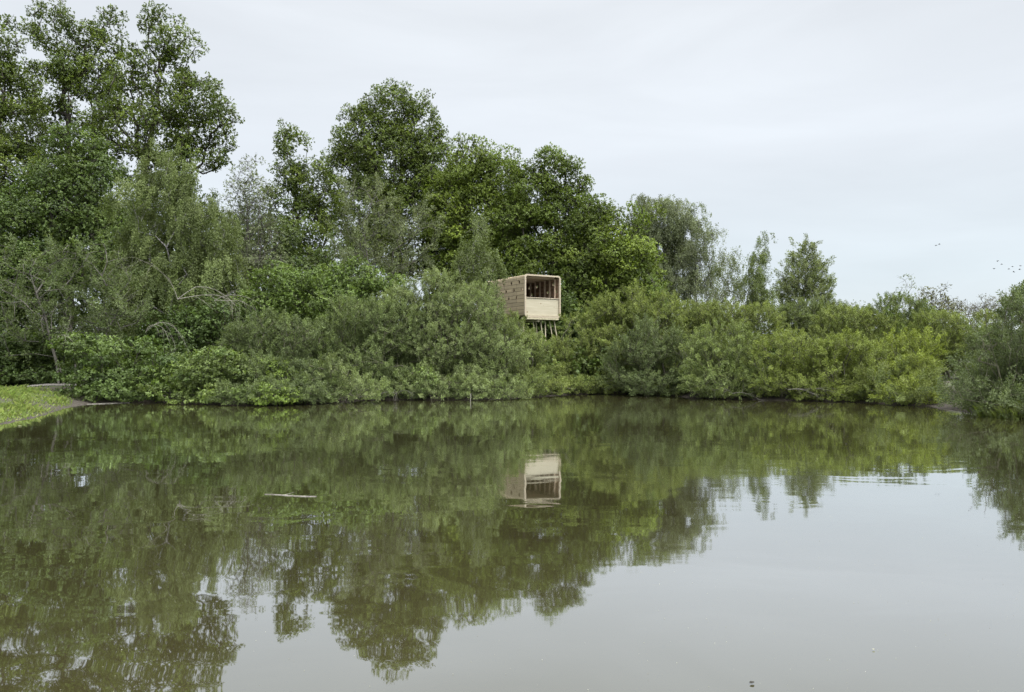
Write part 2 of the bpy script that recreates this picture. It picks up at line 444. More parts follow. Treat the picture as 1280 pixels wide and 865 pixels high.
oak('slim oak with a pointed top standing between the twiggy tree and the tallest central oak', 54, 372,
    [(368, 195, 22, 40), (388, 225, 22, 40), (355, 250, 25, 45), (385, 285, 32, 45), (372, 330, 34, 40), (405, 255, 14, 45)], fill=1.3, trunk_r=0.24)
oak('tallest oak in the middle of the tree line, dark pyramid crown', 58, 488,
    [(490, 142, 34, 36), (455, 172, 34, 40), (520, 165, 34, 40), (445, 215, 35, 45), (490, 210, 52, 55), (540, 215, 38, 50), (560, 265, 38, 55), (460, 270, 45, 50), (510, 290, 55, 60), (570, 330, 40, 50)], fill=1.6)
oak('oak with yellow green tips, right of the tallest central oak', 54, 605,
    [(590, 210, 28, 36), (622, 225, 30, 40), (560, 260, 30, 50), (605, 275, 46, 55), (640, 285, 24, 45), (600, 335, 48, 45), (640, 345, 30, 45)], pal=OAKY)
oak('oak with a spiky double top directly behind the wooden hide', 51, 690,
    [(690, 225, 24, 42), (665, 240, 28, 40), (713, 240, 20, 40), (655, 290, 34, 50), (700, 290, 46, 55), (735, 295, 26, 45), (690, 350, 55, 50), (745, 345, 30, 45)], pal=OAKY[1:] + OAK[:1])
oak('short dark oak between the spiky double topped oak and the rounded yellow green oak', 49, 748,
    [(738, 275, 24, 32), (755, 305, 28, 45), (735, 340, 35, 50), (765, 360, 35, 50), (725, 380, 35, 45)], trunk_r=0.22)
oak('rounded oak with bright yellow green edge, rightmost oak before the grey willows', 47, 792,
    [(785, 285, 22, 28), (798, 310, 24, 36), (770, 325, 24, 45), (790, 350, 34, 45), (820, 345, 14, 26)], pal=OAKY, trunk_r=0.22, cr=0.7)

# trees in front of the oaks at the left
HANG = dict(style='hang', cr=0.75, leaf=(0.085, 0.055), pal=BIRCH, dens=1.5, fill=1.15, bark='bark_birch', trunk_r=0.16, tip_r=0.010, mat='willow', twigs=2)
def birch(label, d, bpx, lobes, group='weeping birches', name='birch_tree', **kw):
    a = dict(HANG); a.update(kw)
    return plant(name, label, 'tree', group, d, bpx, lobes, **a)
birch('broad weeping birch in front of the tall left oaks, soft olive crown', 37, 212,
      [(215, 225, 32, 40), (190, 265, 36, 50), (240, 265, 36, 50), (265, 300, 22, 45), (215, 315, 48, 55), (165, 320, 28, 50), (225, 370, 60, 45), (270, 360, 40, 45), (165, 375, 40, 40)], dens=2.6, fill=1.7)
birch('small feathery birch just left of the wooden hide', 38.2, 596,
      [(596, 305, 13, 28), (590, 335, 24, 32), (606, 345, 20, 34), (596, 375, 30, 30)], cr=0.5, dens=2.0, fill=1.3, trunk_r=0.08)
birch('broad grey green birch with a pointed top, rightmost tree of the far group', 74, 1006,
      [(1010, 310, 8, 20), (1006, 328, 17, 24), (998, 348, 24, 30), (1020, 350, 20, 30), (1006, 375, 34, 30), (984, 364, 14, 22), (1030, 368, 12, 24)], style='shoot', cr=0.55, dens=2.4, fill=2.3, gaps=0.5, leaf=(0.15, 0.07), pal=[(0.150, 0.185, 0.070), (0.130, 0.165, 0.056), (0.165, 0.190, 0.090)], trunk_r=0.14, group='far birches')
birch('thin leaning birch with a drooping tip, left of the broad far birch', 70, 944,
      [(950, 318, 7, 16), (946, 340, 13, 26), (938, 362, 18, 24), (952, 378, 20, 22)], cr=0.55, dens=1.9, fill=1.7, leaf=(0.12, 0.07), trunk_r=0.1, group='far birches')
birch('sparse grey birch between the grey willows and the leaning birch', 68, 906,
      [(906, 330, 12, 22), (900, 352, 16, 28), (912, 365, 14, 28)], cr=0.6, dens=1.2, fill=1.2, leaf=(0.11, 0.07), pal=GREY, trunk_r=0.1, group='far birches')

WT = dict(style='hang', cr=0.6, leaf=(0.13, 0.05), pal=GREY, dens=2.0, fill=1.8, bark='bark_grey', trunk_r=0.22, tip_r=0.012, mat='willow')
def wtree(label, d, bpx, lobes, group='grey willow trees', **kw):
    a = dict(WT); a.update(kw)
    return plant('willow_tree', label, 'tree', group, d, bpx, lobes, **a)
wtree('tall grey green willow with a rounded feathery top, right of the yellow green oak', 60, 835,
      [(822, 275, 36, 28), (850, 295, 26, 36), (815, 310, 34, 36), (835, 345, 40, 40), (805, 360, 30, 35)])
wtree('lower grey willow with drooping twigs, at the right end of the tall trees', 58, 872,
      [(875, 300, 22, 28), (868, 330, 26, 34), (888, 350, 20, 34), (862, 370, 30, 34)], dens=1.2, fill=1.0)
wtree('greyish sallow tree in front of the tallest central oak', 43, 478,
      [(462, 255, 34, 34), (500, 275, 36, 32), (440, 300, 30, 34), (480, 310, 50, 36), (525, 300, 22, 36), (470, 345, 55, 30)],
      style='shoot', cr=0.6, leaf=(0.12, 0.05), dens=1.3, fill=1.25, stems=3, trunk_r=0.12)
plant('alder_tree', 'twiggy half bare tree with thin grey stems beside the weeping birch', 'tree', None, 45, 312,
      [(310, 225, 18, 26), (300, 260, 24, 36), (325, 250, 18, 40), (312, 300, 30, 40), (335, 320, 24, 40), (290, 330, 25, 35)], 'puff', 0.6, (0.10, 0.06), GREY,
      dens=0.55, fill=1.3, bark='bark_grey', stems=6, trunk_r=0.08, tip_r=0.012, mat='willow', twigs=9)
plant('ash_tree', 'dense green tree filling the gap behind the twiggy tree and below the slim oak', 'tree', None, 50, 335,
      [(300, 300, 34, 36), (335, 315, 36, 40), (280, 335, 40, 40), (350, 350, 50, 36), (425, 335, 26, 40), (410, 375, 46, 36), (255, 290, 26, 34)], 'puff', 0.65, (0.13, 0.095), OAK[:1] + MAPLE[2:] + GREY[1:2],
      dens=1.6, fill=1.5, trunk_r=0.2)
plant('ash_tree', 'dark tree with hanging foliage deep behind the weeping birch and the round maple', 'tree', None, 46, 150,
      [(140, 250, 40, 40), (175, 285, 50, 44), (110, 310, 50, 44), (210, 250, 36, 34), (60, 260, 46, 44), (10, 270, 46, 46), (190, 340, 60, 40)], 'puff', 0.65, (0.13, 0.095), OAK[:1] + OAK[2:] + MAPLE[2:],
      dens=1.5, fill=1.3, trunk_r=0.25)
plant('maple_tree', 'round topped green maple low in front of the left oaks', 'tree', None, 41, 95,
      [(92, 190, 32, 26), (75, 220, 34, 36), (115, 225, 30, 36), (90, 265, 50, 40), (40, 285, 45, 50), (60, 330, 55, 50), (5, 310, 45, 55), (120, 310, 45, 50), (-30, 360, 60, 50)], 'puff', 0.6, (0.11, 0.09), MAPLE,
      dens=1.6, fill=1.7, trunk_r=0.2)
wtree('silvery leaved sallow leaning over the left bank below the round maple', 32.5, 95,
      [(85, 330, 32, 32), (60, 365, 36, 36), (115, 365, 40, 36), (90, 405, 60, 32), (30, 400, 34, 38), (150, 390, 36, 36), (130, 335, 34, 34), (20, 350, 40, 40)],
      group=None, style='shoot', cr=0.5, leaf=(0.10, 0.045), pal=WILL[1:2] + DARKW, dens=1.3, fill=1.25, stems=4, trunk_r=0.1)

# broadleaf bushes hanging over the water at the left
def bush(label, d, bpx, lobes, group='leafy bushes along the left shore', name='leafy_bush', **kw):
    a = dict(skirt=True, style='spray', cr=0.45, leaf=(0.10, 0.08), pal=MAPLE, dens=1.5, fill=1.4, bark='bark_oak', trunk_r=0.06, tip_r=0.008, stems=4, mat='leaf', parts=('stem', 'foliage'), twigs=1)
    a.update(kw)
    return plant(name, label, 'bush', group, d, bpx, lobes, **a)
bush('dark leafy bush with tiered sprays overhanging the muddy left shore', 29.6, 165,
     [(110, 435, 42, 16), (160, 440, 50, 20), (90, 460, 30, 14), (150, 468, 55, 16), (175, 485, 45, 13), (125, 487, 28, 10), (215, 450, 30, 22)])
bush('dark bush behind the grass strip at the far left edge', 33.5, 10,
     [(0, 435, 50, 16), (50, 432, 40, 14), (-40, 450, 60, 22), (20, 455, 40, 16), (-70, 420, 60, 40), (15, 470, 50, 11), (62, 466, 32, 13)], pal=[MAPLE[0], MAPLE[2], OAK[2]])
bush('mid green leafy bush touching the water below the dead arching branches', 28.3, 245,
     [(240, 470, 34, 22), (275, 455, 32, 24), (225, 490, 26, 12), (265, 490, 36, 14), (300, 478, 28, 22)], pal=[MAPLE[0], WILLG[2], MAPLE[1]])
bush('large bush behind the dead branches, between weeping birch and sallow tree', 35, 255,
     [(240, 415, 40, 26), (285, 405, 36, 26), (200, 425, 36, 24), (260, 440, 46, 22)], pal=[MAPLE[0], MAPLE[2]], style='puff')
bush('bright green maple bush rising between the sallow tree and the shore willows', 36, 400,
     [(355, 360, 40, 22), (400, 350, 36, 20), (445, 350, 36, 20), (340, 385, 45, 26), (420, 380, 60, 28), (480, 365, 30, 22)], pal=LIME + MAPLE[:1], style='puff', group=None)
bush('little yellow green plant at the water edge of the left shore', 26.9, 345,
     [(345, 494, 20, 7), (335, 498, 14, 5), (358, 497, 14, 5)], pal=[(0.145, 0.20, 0.034), (0.12, 0.175, 0.034)], cr=0.22, leaf=(0.07, 0.05), stems=3, trunk_r=0.02, group=None, name='water_plant')

# willow scrub round the pond
SHR = dict(skirt=True, inner=0.6, gaps=0.72, style='shoot', cr=0.225, leaf=(0.066, 0.029), pal=WILL, dens=2.3, fill=2.3, bark='stem_olive', trunk_r=0.06, tip_r=0.007, stems=5, mat='willow', parts=('stem', 'foliage'), twigs=1)
def shrub(label, d, bpx, lobes, **kw):
    a = dict(SHR); a.update(kw)
    return plant('willow_shrub', label, 'shrub', 'willow shrubs round the pond', d, bpx, lobes, **a)
shrub('biggest silvery willow shrub, dome rising left of the hide', 32.6, 560,
      [(545, 376, 42, 34), (585, 392, 44, 38), (512, 400, 40, 42), (560, 435, 60, 45), (610, 440, 45, 45), (540, 470, 60, 26), (600, 478, 50, 20)])
shrub('grey green willow shrub between the bright maple bush and the silvery dome', 31.6, 450,
      [(455, 402, 42, 30), (490, 412, 38, 36), (420, 424, 40, 32), (460, 455, 56, 36), (500, 470, 42, 28), (440, 482, 40, 18)], pal=WILL[:2] + DARKW[:1])
shrub('willow shrub below the left end of the bright maple bush', 30.2, 345,
      [(330, 415, 38, 26), (370, 420, 38, 26), (310, 440, 36, 30), (355, 455, 50, 32), (390, 465, 36, 30), (330, 478, 40, 20)], pal=WILL[1:2] + DARKW[:2])
shrub('low pale willow shrub dipping its tips into the water below the grey green one', 28.2, 418,
      [(415, 472, 28, 18), (440, 482, 24, 14), (405, 488, 22, 11), (455, 490, 22, 9)], pal=WILL, cr=0.27, stems=3)
shrub('dark willow shrub at the water edge left of the low pale one', 28.0, 365,
      [(360, 478, 30, 18), (330, 485, 26, 14), (385, 487, 26, 12)], pal=DARKW, cr=0.27, stems=3)
shrub('willow shrub under the left side of the hide', 34.2, 655,
      [(640, 420, 24, 26), (655, 445, 30, 32), (640, 470, 36, 24), (670, 475, 28, 20), (664, 438, 14, 26)], pal=WILL[:2] + WILLG)
shrub('fresh green willow shrub under the right side of the hide', 36.0, 722,
      [(722, 412, 22, 22), (735, 435, 28, 30), (712, 448, 24, 30), (728, 468, 36, 22), (705, 478, 26, 14), (704, 440, 14, 20), (690, 440, 10, 14)], pal=WILLG, stems=5)
shrub('tall fresh green willow shrub right of the hide, with upright shoots', 36.2, 790,
      [(785, 385, 36, 24), (815, 390, 34, 26), (760, 405, 26, 30), (795, 425, 50, 36), (765, 450, 36, 36), (840, 420, 26, 32)], pal=WILLG)
shrub('dark silvery willow shrub in front of the tall fresh green one', 33.6, 812,
      [(815, 430, 34, 30), (790, 455, 34, 30), (835, 455, 30, 34), (810, 475, 42, 18)], pal=DARKW + WILL[:1], stems=4)
shrub('rounded grey green willow shrub at the water, right of the dark silvery one', 31.2, 905,
      [(905, 430, 34, 28), (880, 455, 30, 34), (930, 455, 32, 36), (905, 475, 50, 22)], pal=WILLG[:1] + WILL[:2])
shrub('skyline willow shrub with fine tips behind the rounded grey green one', 41, 905,
      [(870, 395, 30, 20), (905, 398, 36, 22), (940, 405, 36, 26), (890, 425, 50, 26), (860, 420, 26, 30)], pal=WILLG)
shrub('yellow olive willow shrub at the water below the far birch', 30.4, 990,
      [(985, 440, 36, 28), (1015, 450, 34, 28), (960, 465, 30, 26), (1000, 478, 50, 18)], pal=WILLY[1:] + WILLG[:1])
shrub('dark round willow shrub on the skyline below the far birch', 46, 1020,
      [(1000, 395, 34, 18), (1035, 398, 34, 20), (1020, 420, 50, 24), (975, 410, 30, 24)], pal=WILLG[2:] + DARKW[1:2])
shrub('pale yellowish willow shrub in the middle of the right shore', 29.6, 1060,
      [(1055, 445, 32, 26), (1085, 455, 28, 26), (1040, 470, 34, 22), (1075, 480, 40, 16)], pal=WILLY[1:] + WILLY[2:])
shrub('bright yellow green willow shrub of the right shore', 31.5, 1132,
      [(1128, 440, 24, 22), (1150, 440, 20, 22), (1110, 452, 24, 22), (1140, 462, 36, 18)], pal=WILLY[:1] + [(0.20, 0.245, 0.042)])
shrub('olive willow shrub at the water edge below the bright yellow green one', 28.2, 1130,
      [(1110, 475, 28, 18), (1145, 476, 28, 16), (1165, 482, 24, 15), (1125, 488, 40, 9)], pal=WILLG[:2] + DARKW[:1], stems=4, cr=0.38)
shrub('green mound of willow with a sapling standing behind it', 42, 1120,
      [(1120, 390, 34, 22), (1100, 408, 30, 22), (1150, 408, 30, 24), (1125, 425, 50, 20), (1075, 415, 26, 22)], pal=[WILLG[0], WILLG[2], MAPLE[0]])
shrub('flat topped yellowish willow scrub left of the dark right hand shrub', 38, 1190,
      [(1176, 408, 34, 18), (1210, 414, 30, 18), (1170, 430, 36, 22), (1205, 440, 36, 30), (1235, 415, 24, 24)], pal=WILLY[2:] + WILLG)
shrub('willow scrub in the gap behind the yellow olive shrub', 37, 1060,
      [(1055, 405, 34, 22), (1085, 415, 30, 24), (1040, 425, 36, 26), (1075, 440, 40, 26)], pal=WILLG)
shrub('small pale whitish shrub shining between the green mounds', 36, 1111,
      [(1111, 420, 11, 10), (1104, 428, 9, 8)], pal=[(0.22, 0.25, 0.16), (0.17, 0.2, 0.11)], cr=0.26, stems=2, trunk_r=0.02)
shrub('dark grey green willow shrub filling the right edge, closest to the viewer', 22.2, 1275,
      [(1278, 398, 26, 34), (1250, 438, 30, 34), (1305, 410, 50, 60), (1228, 470, 28, 28), (1270, 460, 50, 40), (1255, 488, 44, 18), (1340, 440, 60, 70), (1205, 488, 22, 14)], pal=DARKW, cr=0.27, leaf=(0.065, 0.03), dens=1.5, fill=1.45)
shrub('willow shrub behind the right edge shrub with loose top shoots', 27, 1262,
      [(1272, 392, 18, 26), (1236, 440, 26, 26), (1292, 380, 26, 34), (1258, 440, 44, 30)], pal=DARKW[:2] + WILL[1:2])

# far trees at the right
plant('oak_tree', 'far small oak with thin brownish spring leaves on the right skyline', 'tree', None, 105, 1172,
      [(1170, 372, 20, 13), (1155, 380, 14, 12), (1190, 380, 16, 13), (1172, 388, 30, 12)], 'puff', 0.95, (0.2, 0.15), [(0.12, 0.125, 0.05), (0.09, 0.09, 0.045)],
      dens=0.55, fill=0.9, bark='bark_oak', trunk_r=0.26, tip_r=0.03, twigs=4)
plant('bare_tree', 'far grey leafless tree just right of the far small oak', 'tree', 'bare far trees', 112, 1210,
      [(1208, 385, 12, 10), (1215, 392, 14, 12)], 'puff', 0.9, (0.16, 0.1), [(0.11, 0.1, 0.08), (0.09, 0.085, 0.06)], dens=0.14, fill=1.2, bark='bark_grey', trunk_r=0.2, tip_r=0.026, twigs=9)
plant('bare_tree', 'far greyish tree with hazy twigs behind the right edge shrub', 'tree', 'bare far trees', 100, 1238,
      [(1238, 378, 16, 11), (1230, 388, 16, 12), (1252, 386, 16, 14), (1268, 382, 16, 14)], 'puff', 0.9, (0.16, 0.1), [(0.12, 0.12, 0.085), (0.1, 0.105, 0.06)], dens=0.3, fill=1.1, bark='bark_grey', trunk_r=0.2, tip_r=0.024, twigs=8)
plant('sapling', 'slender sapling with few leaves rising behind the green willow mound', 'tree', None, 58, 1130,
      [(1129, 358, 7, 14), (1128, 375, 14, 16), (1118, 388, 14, 14), (1140, 385, 10, 14)], 'puff', 0.5, (0.11, 0.07), GREY, dens=0.45, fill=1.0, bark='bark_grey', trunk_r=0.07, tip_r=0.012, twigs=5)
plant('sapling', 'tiny thin sapling top showing left of the green willow mound', 'tree', None, 52, 1068,
      [(1066, 384, 5, 10), (1072, 394, 10, 10), (1058, 396, 10, 10)], 'puff', 0.4, (0.09, 0.06), WILLG, dens=0.6, fill=1.1, bark='bark_grey', trunk_r=0.05, tip_r=0.01, twigs=4)
plant('climber_snag', 'pale green leafy climber on a leaning snag, right of the yellow green oak', 'plant', None, 44, 826,
      [(814, 348, 5, 7), (819, 358, 6, 9), (824, 370, 7, 10), (828, 384, 8, 10)], 'puff', 0.3, (0.08, 0.06), LIME, dens=1.5, fill=1.5, bark='bark_grey', trunk_r=0.06, tip_r=0.008, twigs=1, parts=('stem', 'foliage'))

# undergrowth that reads as one mass behind and between the trees
def mass(name, label, cat, boxes, cr, leaf, pal, dens, style='puff'):
    Q = []; C = []
    for x0, x1, y0, y1, h, n in boxes:
        x = rng.uniform(x0, x1, n); y = rng.uniform(y0, y1, n); z = gz(x, y) + rng.uniform(0.05, 1, n) ** 0.8 * h * (0.7 + 0.3 * np.sin(x * 0.7) * np.sin(x * 0.23 + 1))
        P = np.stack([x, y, z], 1)
        O = np.tile(np.array([0, -0.7, 0.7]), (n, 1))
        q, c = foliage(style, P, O, cr * rng.uniform(0.6, 1.3, n), leaf, pal, dens); Q.append(q); C.append(c)
    q = np.concatenate(Q); c = np.concatenate(C); V = q.reshape(-1, 3)
    o = link(name, np_mesh(name, V, np.arange(len(V)).reshape(-1, 4), c), M['leaf'])
    tag(o, label, cat, kind='stuff')
mass('undergrowth', 'dense dark undergrowth between the trunks behind the shore shrubs', 'undergrowth',
     [(-48, -16, 41, 50, 7.5, 1100), (-26, 13, 46, 52, 6.8, 1250), (-12, 0, 37, 42, 4.2, 260), (0.5, 6, 45.8, 49, 5.4, 260), (-26, -13, 34, 40, 2.6, 220), (-14, 8, 35, 43, 2.0, 300), (4, 26, 40, 50, 2.4, 420)], 0.8, (0.17, 0.13), [OAK[0], OAK[2], MAPLE[2]], 1.0)
mass('distant_wood', 'low far wood along the horizon behind the shrubs', 'wood',
     [(-140, 60, 130, 150, 8.0, 900), (50, 150, 125, 145, 6.0, 800)], 1.6, (0.6, 0.45), [(0.08, 0.095, 0.05), (0.06, 0.075, 0.04)], 1.1)

# ------------------------------------------------------------------ dead branches
def dead_branch(name, label, cat, start, paths, rad, group=None, mat='dead_wood', side=5):
    root_pts = []
    P0 = []; P1 = []; R0 = []; R1 = []
    def grow(p, dirv, ln, r, depth, sag):
        n = 7; q = p.copy(); dv = unit(dirv)
        for i in range(n):
            a = q.copy(); dv = unit(dv + np.array([0, 0, -sag / n]) + rng.normal(size=3) * 0.09)
            q = a + dv * ln / n
            if q[2] < 0.02: q[2] = 0.02
            ra = r * (1 - 0.75 * i / n); rb = r * (1 - 0.75 * (i + 1) / n)
            P0.append(a); P1.append(q.copy()); R0.append(ra); R1.append(rb)
            if depth > 0 and i >= 1 and rng.random() < 0.75:
                s = unit(dv + rand_dir(1)[0] * 0.9)
                grow(q.copy(), s, ln * rng.uniform(0.25, 0.5), rb * 0.62, depth - 1, sag * 1.1)
    for dv, ln, sag, dep in paths: grow(np.array(start, float), np.array(dv, float), ln, rad, dep, sag)
    v, f = tubes(np.array(P0), np.array(P1), np.array(R0), np.array(R1), side)
    o = link(name, np_mesh(name, v - np.array(start), f, smooth=True), M[mat])
    o.location = start
    return tag(o, label, cat, group)
G = 'dead branches over the left shore'
dead_branch('dead_branch', 'pale bare branch arching high out of the bush in front of the weeping birch', 'branch', spot(222, 374, 29.2),
            [((0.55, -0.2, 0.7), 3.0, 1.7, 2), ((-0.1, -0.3, 0.8), 2.4, 1.2, 2), ((0.7, -0.1, 0.25), 2.6, 1.0, 3)], 0.015, G)
dead_branch('dead_branch', 'pale bare branch drooping in a hook towards the water, lowest of the dead branches', 'branch', spot(182, 415, 28.4),
            [((0.6, -0.35, 0.75), 2.4, 2.4, 2), ((0.3, -0.3, 0.7), 1.8, 2.6, 2)], 0.012, G)
dead_branch('dead_branch', 'bare twiggy branch leaning right beside the maple bush', 'branch', spot(268, 376, 29.6),
            [((0.7, -0.2, 0.5), 2.2, 1.4, 2), ((0.9, -0.1, 0.1), 1.8, 1.0, 3)], 0.012, G)
dead_branch('dead_branch', 'short grey bare branch inside the silvery sallow above the left bush', 'branch', spot(70, 425, 29.6),
            [((0.7, -0.3, 0.45), 1.3, 1.6, 1), ((0.4, -0.2, 0.7), 1.0, 1.5, 2)], 0.012, G)
G2 = 'fallen branches at the right shore'
dead_branch('fallen_branch', 'bare grey branch sloping into the water below the pale yellowish willow', 'branch', spot(985, 487, 29.0),
            [((0.97, -0.15, 0.12), 2.2, 0.5, 1), ((0.8, -0.3, 0.2), 1.3, 0.8, 2)], 0.014, G2, mat='bark_grey')
dead_branch('fallen_branch', 'tangle of dark twigs at the water line in front of the yellow olive willow', 'branch', spot(915, 492, 30.2),
            [((0.8, -0.3, 0.3), 1.4, 0.8, 2), ((-0.4, -0.3, 0.4), 1.0, 1.0, 1)], 0.014, G2, mat='bark_grey')

dead_branch('dead_branch', 'tangle of thin brown twigs at the water line left of the silvery willow dome', 'branch', spot(495, 492, 29.9),
            [((0.5, -0.5, 0.5), 1.3, 1.3, 2), ((-0.5, -0.5, 0.4), 1.2, 1.4, 2), ((0.1, -0.6, 0.7), 1.0, 2.0, 2)], 0.012, None, mat='bark_grey')
plant('water_plant', 'clump of broad pale green leaves low in the silvery willow dome', 'plant', None, 30.3, 534,
      [(532, 468, 6, 7), (538, 476, 7, 6), (529, 480, 6, 5)], 'puff', 0.18, (0.09, 0.07), [(0.14, 0.19, 0.06), (0.15, 0.20, 0.065)], dens=1.2, fill=1.4, bark='stem_olive', stems=2, trunk_r=0.02, tip_r=0.006, parts=('stem', 'foliage'), twigs=1)

# sticks lying on the water
def stick(label, a, b, r, bend=0.03):
    a = np.array(a); b = np.array(b); n = 9; t = np.linspace(0, 1, n)
    pts = a + (b - a) * t[:, None]; pts[:, 1] += np.sin(t * 5 + 1) * bend; pts[:, 2] = r * 0.55
    rad = r * (0.55 + 0.45 * np.sin(np.linspace(0.3, 2.6, n)))
    v, f = tubes(pts[:-1], pts[1:], rad[:-1], rad[1:], 6)
    # a side twig
    p = pts[3]; v2, f2 = tubes(p[None], (p + (b - a) * 0.14 + np.array([0, 0.14, 0.015]))[None], np.array([r * 0.5]), np.array([r * 0.2]), 5)
    f = np.concatenate([f, f2 + len(v)]); v = np.concatenate([v, v2])
    o = link('floating_stick', np_mesh('floating_stick', v - a, f, smooth=True), M['dead_wood']); o.location = a
    return tag(o, label, 'stick', 'sticks floating on the pond')
def wpt(px, py): d = F * H / (py - HY); return ((px - CX) / F * d, d, 0.0)
stick('thin pale stick floating alone in the open water', wpt(330, 618.5), wpt(396, 620.5), 0.006)
stick('long pale stick floating along the dark edge under the left bush', wpt(108, 505.5), wpt(162, 503.5), 0.016)

# a thin stake in the shallows
sx_, sy_ = (588 - CX) / F * 29.6, 29.6
zz = np.linspace(-0.5, 0.30, 6); pp = np.stack([sx_ + 0.02 * np.sin(zz * 4), sy_ + 0.01 * np.cos(zz * 5), zz], 1)
v, f = tubes(pp[:-1], pp[1:], np.full(5, 0.015), np.full(5, 0.013), 7)
o = link('wooden_stake', np_mesh('wooden_stake', v - np.array([sx_, sy_, 0]), f, smooth=True), M['dead_wood']); o.location = (sx_, sy_, 0)
tag(o, 'thin grey stake standing in the shallow water below the silvery willow dome', 'stake')

# ------------------------------------------------------------------ floating specks
n = 1500
dd = rng.uniform(0, 1, n) ** 1.3 * 24 + 3.8
sx = rng.uniform(-0.75, 0.75, n) * dd
okp = pond_sd(sx, dd) < -0.3
sx, dd = sx[okp], dd[okp]; n = len(sx)
ang = rng.uniform(0, 2 * math.pi, n); ln = rng.uniform(0.003, 0.010, n) * (0.25 + dd / 15)
ax = np.stack([np.cos(ang), np.sin(ang), np.zeros(n)], 1)
q = leaf_quads(np.stack([sx, dd, np.full(n, 0.004)], 1), ax, np.tile([0, 0, 1.], (n, 1)) + rand_dir(n) * 0.12, ln * 1.6, ln)
q[:, :, 2] = np.maximum(q[:, :, 2], 0.003)
pc = rng.choice(4, n, p=[0.45, 0.3, 0.15, 0.1]); cc = np.array([(0.34, 0.34, 0.28), (0.22, 0.23, 0.14), (0.13, 0.11, 0.06), (0.5, 0.5, 0.46)])[pc]
V = q.reshape(-1, 3)
tag(link('floating_specks', np_mesh('floating_specks', V, np.arange(len(V)).reshape(-1, 4), cc), M['grass']),
    'scattered pale specks of pollen and leaf bits floating on the pond', 'floating debris', kind='stuff')

def curled_leaf(label, px, py, size, col, rz):
    x, y, _ = wpt(px, py); nu, nv = 7, 5; V = []
    for i in range(nu):
        t = i / (nu - 1); w = math.sin(math.pi * (0.08 + 0.9 * t)) * 0.34
        for j in range(nv):
            s = j / (nv - 1) * 2 - 1
            V.append(((t - 0.5) * size, s * w * size, 0.006 + size * (0.28 * s * s * w * 2 + 0.35 * abs(t - 0.45) ** 2)))
    Fc = [(i * nv + j, (i + 1) * nv + j, (i + 1) * nv + j + 1, i * nv + j + 1) for i in range(nu - 1) for j in range(nv - 1)]
    o = link('floating_leaf', np_mesh('floating_leaf', np.array(V), np.array(Fc), np.tile(col, (len(Fc), 1)), smooth=True), M['leaf'])
    o.location = (x, y, 0); o.rotation_euler = (0, 0, rz)
    tag(o, label, 'leaf', 'leaves floating on the pond')
curled_leaf('dark curled leaf floating close by at the bottom of the picture', 940, 855, 0.034, (0.03, 0.028, 0.022), 0.5)
curled_leaf('small white leaf floating on the smooth water at the right', 1092, 813, 0.020, (0.25, 0.25, 0.22), 0.2)
curled_leaf('pale leaf lying on the water beside the left grass bank', 25, 533, 0.09, (0.25, 0.26, 0.2), 1.0)

# ------------------------------------------------------------------ grass
def grass(name, label, x, y, lh, wd, pal, lean=0.35):
    n = len(x); z = gz(x, y) - 0.02
    a = rng.uniform(0, 2 * math.pi, n)
    ax = np.stack([np.cos(a) * lean * rng.random(n), np.sin(a) * lean * rng.random(n), np.ones(n)], 1)
    nr = np.stack([np.cos(a + 0.4), np.sin(a + 0.4), np.full(n, 0.3)], 1)
    L_ = lh * rng.uniform(0.5, 1.25, n); W_ = wd * rng.uniform(0.7, 1.3, n)
    base = np.stack([x, y, z], 1); ax = unit(ax); side = unit(np.cross(ax, nr))
    mid = base + ax * (L_ * 0.6)[:, None]; tip = base + unit(ax + np.stack([np.cos(a), np.sin(a), np.zeros(n)], 1) * 0.45) * L_[:, None]
    V = np.empty((n, 4, 3)); V[:, 0] = base - side * W_[:, None] / 2; V[:, 1] = base + side * W_[:, None] / 2
    V[:, 2] = mid + side * W_[:, None] * 0.45; V[:, 3] = tip
    pal = np.array(pal); c = (rng.dirichlet(np.ones(len(pal)), n) @ pal) * rng.uniform(0.75, 1.2, (n, 1))
    V = V.reshape(-1, 3)
    return tag(link(name, np_mesh(name, V, np.arange(len(V)).reshape(-1, 4), c), M['grass']), label, 'grass', kind='stuff')
n = 90000
x = rng.uniform(-27, -10.5, n); y = rng.uniform(12, 31.2, n)
s = pond_sd(x, y); pxx = CX + x / y * F
cl = 0.5 + 0.5 * np.sin(x * 2.1 + 1.3 * np.sin(y)) * np.sin(y * 1.7 + x * 0.6)
ok = (s > 0.02 + 0.35 * rng.random(n) ** 3) & (s < 9) & (y < 29.6 + 0.9 * rng.random(n)) & (pxx < 92 - rng.random(n) ** 2 * 45) & (rng.random(n) < 0.6 + 0.4 * cl)
grass('bank_grass', 'bright green grass on the low bank at the left edge', x[ok], y[ok], (0.05 + 0.17 * cl[ok]) * (0.5 + rng.random(ok.sum())), 0.014,
      [(0.15, 0.215, 0.04), (0.105, 0.165, 0.032), (0.22, 0.245, 0.075)], 0.8)
